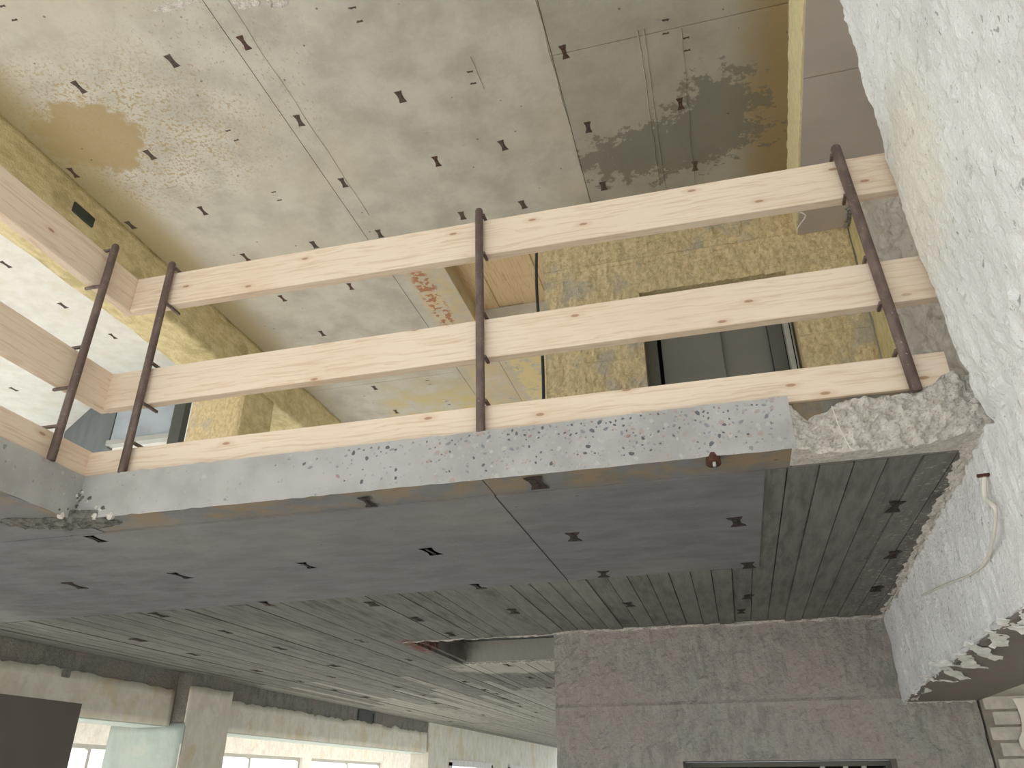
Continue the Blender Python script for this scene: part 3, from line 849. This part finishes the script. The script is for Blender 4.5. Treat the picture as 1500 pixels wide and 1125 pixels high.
# ------------------------------------------------------------------ back walls (lift shaft)
def shaft(name, z0, z1, hx0, hx1, hz, x0, x1, m, label, seed):
    us = span(x0, x1, 0.022, (hx0, hx1)); vs = span(z0, z1, 0.022, (hz,))
    def P(u, v):
        return (u, 5.65 - 0.014 * fr((u * 1.0, seed, v * 0.6), 12, 5) - 0.007 * fr((u, seed, v), 34, 3) - (0.010 if abs((v - z0 - 0.2) % 0.5 - 0.25) < 0.012 else 0), v)
    o = shell(name, us, vs, P, lambda u, v: (u, 5.93, v), m, lambda u, v: hx0 < u < hx1 and v < hz)
    box('shaft_return', (x0, x0 + 0.22, 5.94, 9.5, z0, z1), m, o)
    return tag(o, label, 'wall', kind='structure')
wu = shaft('wall_back_upper', ST, C0, -0.365, 0.845, 3.775, -1.2, 1.385, 'yellow_wall', 'rough yellow lift shaft wall behind the guard rail', 1.0)
wlo = shaft('wall_back_lower', FZ, S0, -0.372, 0.905, 0.142, -1.2, 1.43, 'grey_pink_wall', 'rough grey pink lift shaft wall below the slab', 6.0)
def lift_door(name, x0, x1, z0, z1, label):
    d = empty(name, ((x0 + x1) / 2, 5.85, z0))
    cx, cy, cz = (x0 + x1) / 2, 5.85, z0
    def b(nm, B, m, bev=0.003):
        return link(nm, boxes(nm, [(B[0] - cx, B[1] - cx, B[2] - cy, B[3] - cy, B[4] - cz, B[5] - cz)], m, bev), d)
    mid = x0 + 0.52 * (x1 - x0)
    b('jamb', (x0, x0 + 0.10, 5.80, 5.92, z0, z1), 'lift_frame')
    b('jamb', (x1 - 0.20, x1 - 0.09, 5.86, 5.92, z0, z1), 'lift_frame')
    b('jamb', (x1 - 0.085, x1 - 0.045, 5.76, 5.86, z0, z1), 'light_metal')
    b('header', (x0, x1, 5.80, 5.92, z1 - 0.14, z1), 'lift_frame')
    b('door_leaf', (x0 + 0.13, mid, 5.90, 5.93, z0, z1 - 0.14), 'lift_steel')
    b('door_leaf', (mid - 0.02, x1 - 0.20, 5.94, 5.97, z0, z1 - 0.14), 'lift_steel')
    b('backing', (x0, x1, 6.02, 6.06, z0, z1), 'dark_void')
    return tag(d, label, 'door', kind='structure')
lift_door('door_1', -0.365, 0.845, ST, 3.775, 'grey steel lift door in the yellow wall upstairs')
d2 = empty('door_2', (0.26, 5.9, FZ))
tag(d2, 'dark lift doorway with grille at the bottom of the picture', 'door', kind='structure')
link('frame', boxes('frame', [(-0.63, -0.60, -0.03, 0.05, 0, 2.60), (0.61, 0.645, -0.03, 0.05, 0, 2.60), (-0.60, 0.61, -0.03, 0.05, 2.57, 2.60)], 'lift_frame'), d2)
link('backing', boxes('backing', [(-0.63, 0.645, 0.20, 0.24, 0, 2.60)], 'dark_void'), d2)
for x in (0.22, 0.36, 0.47):
    link('grille_bar', boxes('grille_bar', [(x, x + 0.03, 0.0, 0.02, 0, 2.57)], 'light_metal'), d2)
link('lamp_panel', boxes('lamp_panel', [(0.10, 0.20, 0.04, 0.06, 2.2, 2.52)], 'lift_frame'), d2)

# side wall right of the lift on the upper floor: yellow strip, then stripped masonry
ws = empty('wall_right_upper', (1.40, 5.65, ST))
tag(ws, 'stripped masonry side wall right of the lift upstairs', 'wall', kind='structure')
def Pm(u, v):
    z = v - ST
    rough = 1.0 if u < 5.30 else 0.25
    return (-0.012 * fr((4, u, v), 8, 5) * rough * 2.2 - (0.03 if u < 4.6 else 0) * 0, u - 5.65, z)
shell('yellow_strip', span(5.31, 5.66, 0.03), span(ST, 4.11, 0.06), Pm, lambda u, v: (0.2, u - 5.65, v - ST), 'pale_yellow', None, ws)
shell('masonry', span(3.0, 5.30, 0.03), span(ST, 4.10, 0.03), lambda u, v: (0.03 + Pm(u, v)[0] * 1.6 + (5.3 - u) * 0.30, u - 5.65, v - ST), lambda u, v: (1.2, u - 5.65, v - ST), 'masonry', None, ws)
crumbs('mortar_crumbs', (-0.02, -0.02, 2.93), (-0.02, -0.3, 2.93), 0.02, 'bare_concrete', ws, 20)

# whitewashed brickwork right of the lower lift wall, brick by brick
o = box('wall_back_right', (1.44, 3.0, 5.85, 6.0, FZ, S0), 'cream_plaster')
tag(o, 'beige plaster wall behind the whitewashed brickwork', 'wall', kind='structure')
bw = empty('wall_brick', (1.45, 5.62, -0.6))
tag(bw, 'whitewashed brickwork with torn plaster at the lower right corner', 'wall', kind='structure')
link('mortar_bed', boxes('mortar_bed', [(-0.01, 0.75, 0.012, 0.2, -1.86, 1.06)], 'mortar'), bw)
bm_ = boxes('brick', [(0.004, 0.146, 0, 0.10, 0.004, 0.076)], 'brick_white', 0.006)
for r in range(14):
    for c_ in range(5):
        o = link('brick', bm_, bw, (c_ * 0.15 + (0.075 if r % 2 else 0) - 0.04, random.uniform(-0.006, 0.006), 1.0 - r * 0.085))
        if c_ == 0 and r % 2 == 0: o.location.x += 0.04
shell('torn_plaster', span(0, 1, 0.05), span(0, 1, 0.1), lambda u, v: (0.16 + 0.05 * fr((u, 1, 0), 5) + v * (0.75 - 0.16), -0.02 + 0.008 * fr((u, v, 0), 6), 1.06 - u * 0.9), lambda u, v: (0.16 + 0.05 * fr((u, 1, 0), 5) + v * 0.59, -0.005, 1.06 - u * 0.9), 'cream_plaster', None, bw)

# ------------------------------------------------------------------ things
# guard posts: steel tube with U-shaped plank holders
POSTS = [  # base, top, direction the holders point, label
    ((-2.535, 2.32, 1.172), (-2.535, 2.335, 2.256), (-1, 0), 'brown steel guard post on the short left-hand slab edge', 0.0175),
    ((-2.372, 2.530, 1.172), (-2.373, 2.530, 2.262), (0, 1), 'brown steel guard post just right of the railing corner', 0.0175),
    ((-0.794, 2.530, 1.172), (-0.818, 2.530, 2.245), (0, 1), 'brown steel guard post in the middle of the long railing', 0.0175),
    ((0.703, 2.530, 1.150), (0.652, 2.530, 2.236), (0, 1), 'dark brown steel guard post nearest the white wall', 0.0190)]
def rail_z(x, dy):
    t_ = (x + 2.58) / 3.63 if dy else 0.0
    a = 2.036 - 0.039 * t_ if dy else 2.0355
    b = 1.513 - 0.005 * t_
    return ((a, a + 0.188), (b, b + 0.182), (1.18, 1.306 - 0.01 * t_ if dy else 1.316))
for (base, top, dr, label, rad), arm in zip(POSTS, (0.10, 0.10, 0.055, 0.055)):
    base, top = Vector(base), Vector(top)
    t = empty('guard_post', base)
    tag(t, label, 'post', 'guard posts on the slab edge')
    L = top - base
    tube('tube', [Vector((0, 0, 0)), L * 0.3, L * 0.7, L - L.normalized() * 0.008, L], [rad, rad, rad, rad, rad * 0.8], 'tube', t, 20)
    for z0, z1 in rail_z(base.x, dr[1]):
        for z in ((z0 - 0.008), (z1 + 0.010)):
            if z < 1.2: continue
            fx = L * ((z - base.z) / L.z)
            dx, dy = dr
            ln = arm
            p0 = fx
            sx, sy = (0.010 if dy else 0), (0.010 if dx else 0)
            a = Vector((p0.x + (0.018 if dy and rad < 0.018 else (-0.020 if dy else 0)), p0.y + (0.0 if dy else 0.0), z - base.z))
            e = Vector((a.x + dx * ln, a.y + dy * ln, a.z))
            x0_, x1_ = sorted((a.x, e.x)); y0_, y1_ = sorted((a.y, e.y))
            link('bracket_arm', boxes('bracket_arm', [(x0_ - sx * 0.6, x1_ + sx * 0.6, y0_ - sy * 0.6, y1_ + sy * 0.6, a.z - 0.006, a.z + 0.006)], 'tube', 0.0015), t)

# guard rail planks (grain along local X)
def plank(name, A, B, z0a, z0b, h, th, label, group, m='spruce', yaw_off=0):
    A, B = Vector(A), Vector(B)
    d = B - A
    L = d.length
    me = boxes(name, [(0, L, 0, th, 0, h)], m, 0.004)
    yaw = math.atan2(d.y, d.x)
    pitch = -math.atan2(z0b - z0a, L)
    o = link(name, me, None, (A.x, A.y, z0a), (0, pitch, yaw))
    return tag(o, label, 'plank', group)
yf = 2.556
plank('guard_plank', (-2.580, yf), (1.05, yf), 2.036, 1.997, 0.186, 0.045, 'topmost long spruce plank of the guard railing', 'guard rail planks')
plank('guard_plank', (-2.585, yf), (1.02, yf), 1.513, 1.508, 0.180, 0.045, 'middle long spruce plank of the guard railing', 'guard rail planks')
plank('guard_plank', (-2.598, yf), (0.825, yf), 1.180, 1.170, 0.124, 0.045, 'lowest long spruce plank standing on the cut slab edge', 'guard rail planks')
# short side: front face looks towards +X
xf = -2.58
plank('guard_plank', (xf, -1.6), (xf, yf + 0.04), 2.030, 2.036, 0.188, 0.045, 'topmost short spruce plank running off to the left', 'guard rail planks')
plank('guard_plank', (xf, -1.6), (xf, yf + 0.04), 1.505, 1.513, 0.182, 0.045, 'middle short spruce plank running off to the left', 'guard rail planks')
plank('guard_plank', (xf - 0.008, -1.6), (xf - 0.008, yf + 0.04), 1.178, 1.180, 0.131, 0.045, 'lowest short spruce plank at the left slab edge', 'guard rail planks')

# old planks laid across the ceiling hole
px_ = [-2.42, -2.02, -1.74, -1.46, -1.14]
lab = ['old brown plank over the ceiling hole, leftmost of four', 'old brown plank over the ceiling hole, second from left', 'old brown plank over the ceiling hole, second from right', 'old brown plank over the ceiling hole, beside the yellow wall']
for i in range(4):
    me = boxes('cover_plank', [(0, 1.75, 0, px_[i + 1] - px_[i] - 0.001, 0, 0.03)], 'old_plank', 0.002)
    o = link('cover_plank', me, None, (px_[i + 1], 5.5, CT + (0.002, 0.014, 0.002, 0.012)[i]), (0, 0, math.pi / 2))
    tag(o, lab[i], 'plank', 'planks over the ceiling hole')

# dark cable down the corner of the yellow wall
o = tube('black_cable', smooth_path([(-1.250, 5.63, 4.795), (-1.252, 5.63, 4.5), (-1.262, 5.63, 4.1), (-1.255, 5.635, 3.75), (-1.235, 5.64, 3.45), (-1.225, 5.64, 3.1), (-1.23, 5.64, 2.4), (-1.23, 5.64, ST)]), 0.014, 'rubber')
tag(o, 'dark cable hanging beside the left edge of the yellow wall', 'cable')
# thin wire hanging from the broken slab edge
o = tube('thin_wire', smooth_path([(0.425, 2.47, 1.10), (0.432, 2.465, 1.03), (0.440, 2.46, 0.985), (0.452, 2.46, 0.945), (0.470, 2.46, 0.935)]), 0.0018, 'white_cable', None, 6)
tag(o, 'thin white wire dangling from the broken slab edge', 'wire')
# cable loop at the end of the cream beam edge
o = tube('wire_loop', smooth_path([(0.985, 5.35, 4.115), (1.015, 5.345, 4.10), (1.030, 5.34, 4.06), (0.985, 5.35, 4.005), (0.940, 5.36, 3.95)]), 0.006, 'white_cable', None, 6)
tag(o, 'short white wire loop at the end of the cream beam edge', 'wire')
# cable strap on the lower right beam
o = tube('cable_strap', smooth_path([(xr(y) - dx, y, z) for y, z, dx in ((2.60, 0.86, 0.014), (2.62, 0.80, 0.024), (2.57, 0.745, 0.02), (2.66, 0.69, 0.02), (2.85, 0.655, 0.015), (3.12, 0.67, 0.014), (3.55, 0.73, 0.014), (4.1, 0.80, 0.014))]), [0.008] * 16 + [0.0055] * 20 + [0.004] * 21, 'white_cable', None, 8)
tag(o, 'curled beige cable strap hanging on the white beam', 'cable')
o = tube('hook_nail', [(0.87, 2.60, 0.865), (0.825, 2.595, 0.862)], 0.006, 'rust', None, 8)
tag(o, 'rusty nail holding the curled cable strap', 'nail')
# rusty anchor sleeve under the slab edge
a = empty('anchor_sleeve', (0.030, 2.540, S0))
tag(a, 'rusty anchor sleeve at the lower rim of the slab edge', 'anchor')
tube('sleeve', [(0, 0, 0.03), (0, -0.012, -0.022)], [0.022, 0.026], 'rust', a, 12)
tube('bolt', [(0.002, -0.01, 0.0), (0.002, -0.025, -0.036)], 0.006, 'light_metal', a, 8)
# brown board in the lower left corner
o = box('brown_partition_board', (-4.53, -4.50, 3.2, 4.955, FZ, 0.540), 'brown_board', None, 0.003)
tag(o, 'large flat grey brown board standing at the lower left corner', 'board')
# ring hook
pts = [(math.cos(t_ * math.pi / 10) * 0.055, 0, math.sin(t_ * math.pi / 10) * 0.055) for t_ in range(-4, 15)]
h = empty('ring_hook', (-6.0, 8.9, 0.16))
tag(h, 'dark metal ring hook seen through the lower window gap', 'hook')
tube('ring', pts, 0.012, 'dark_frame', h, 8)
tube('shank', [(0.0, 0, -0.05), (0, 0, -2.62)], 0.012, 'dark_frame', h, 8)
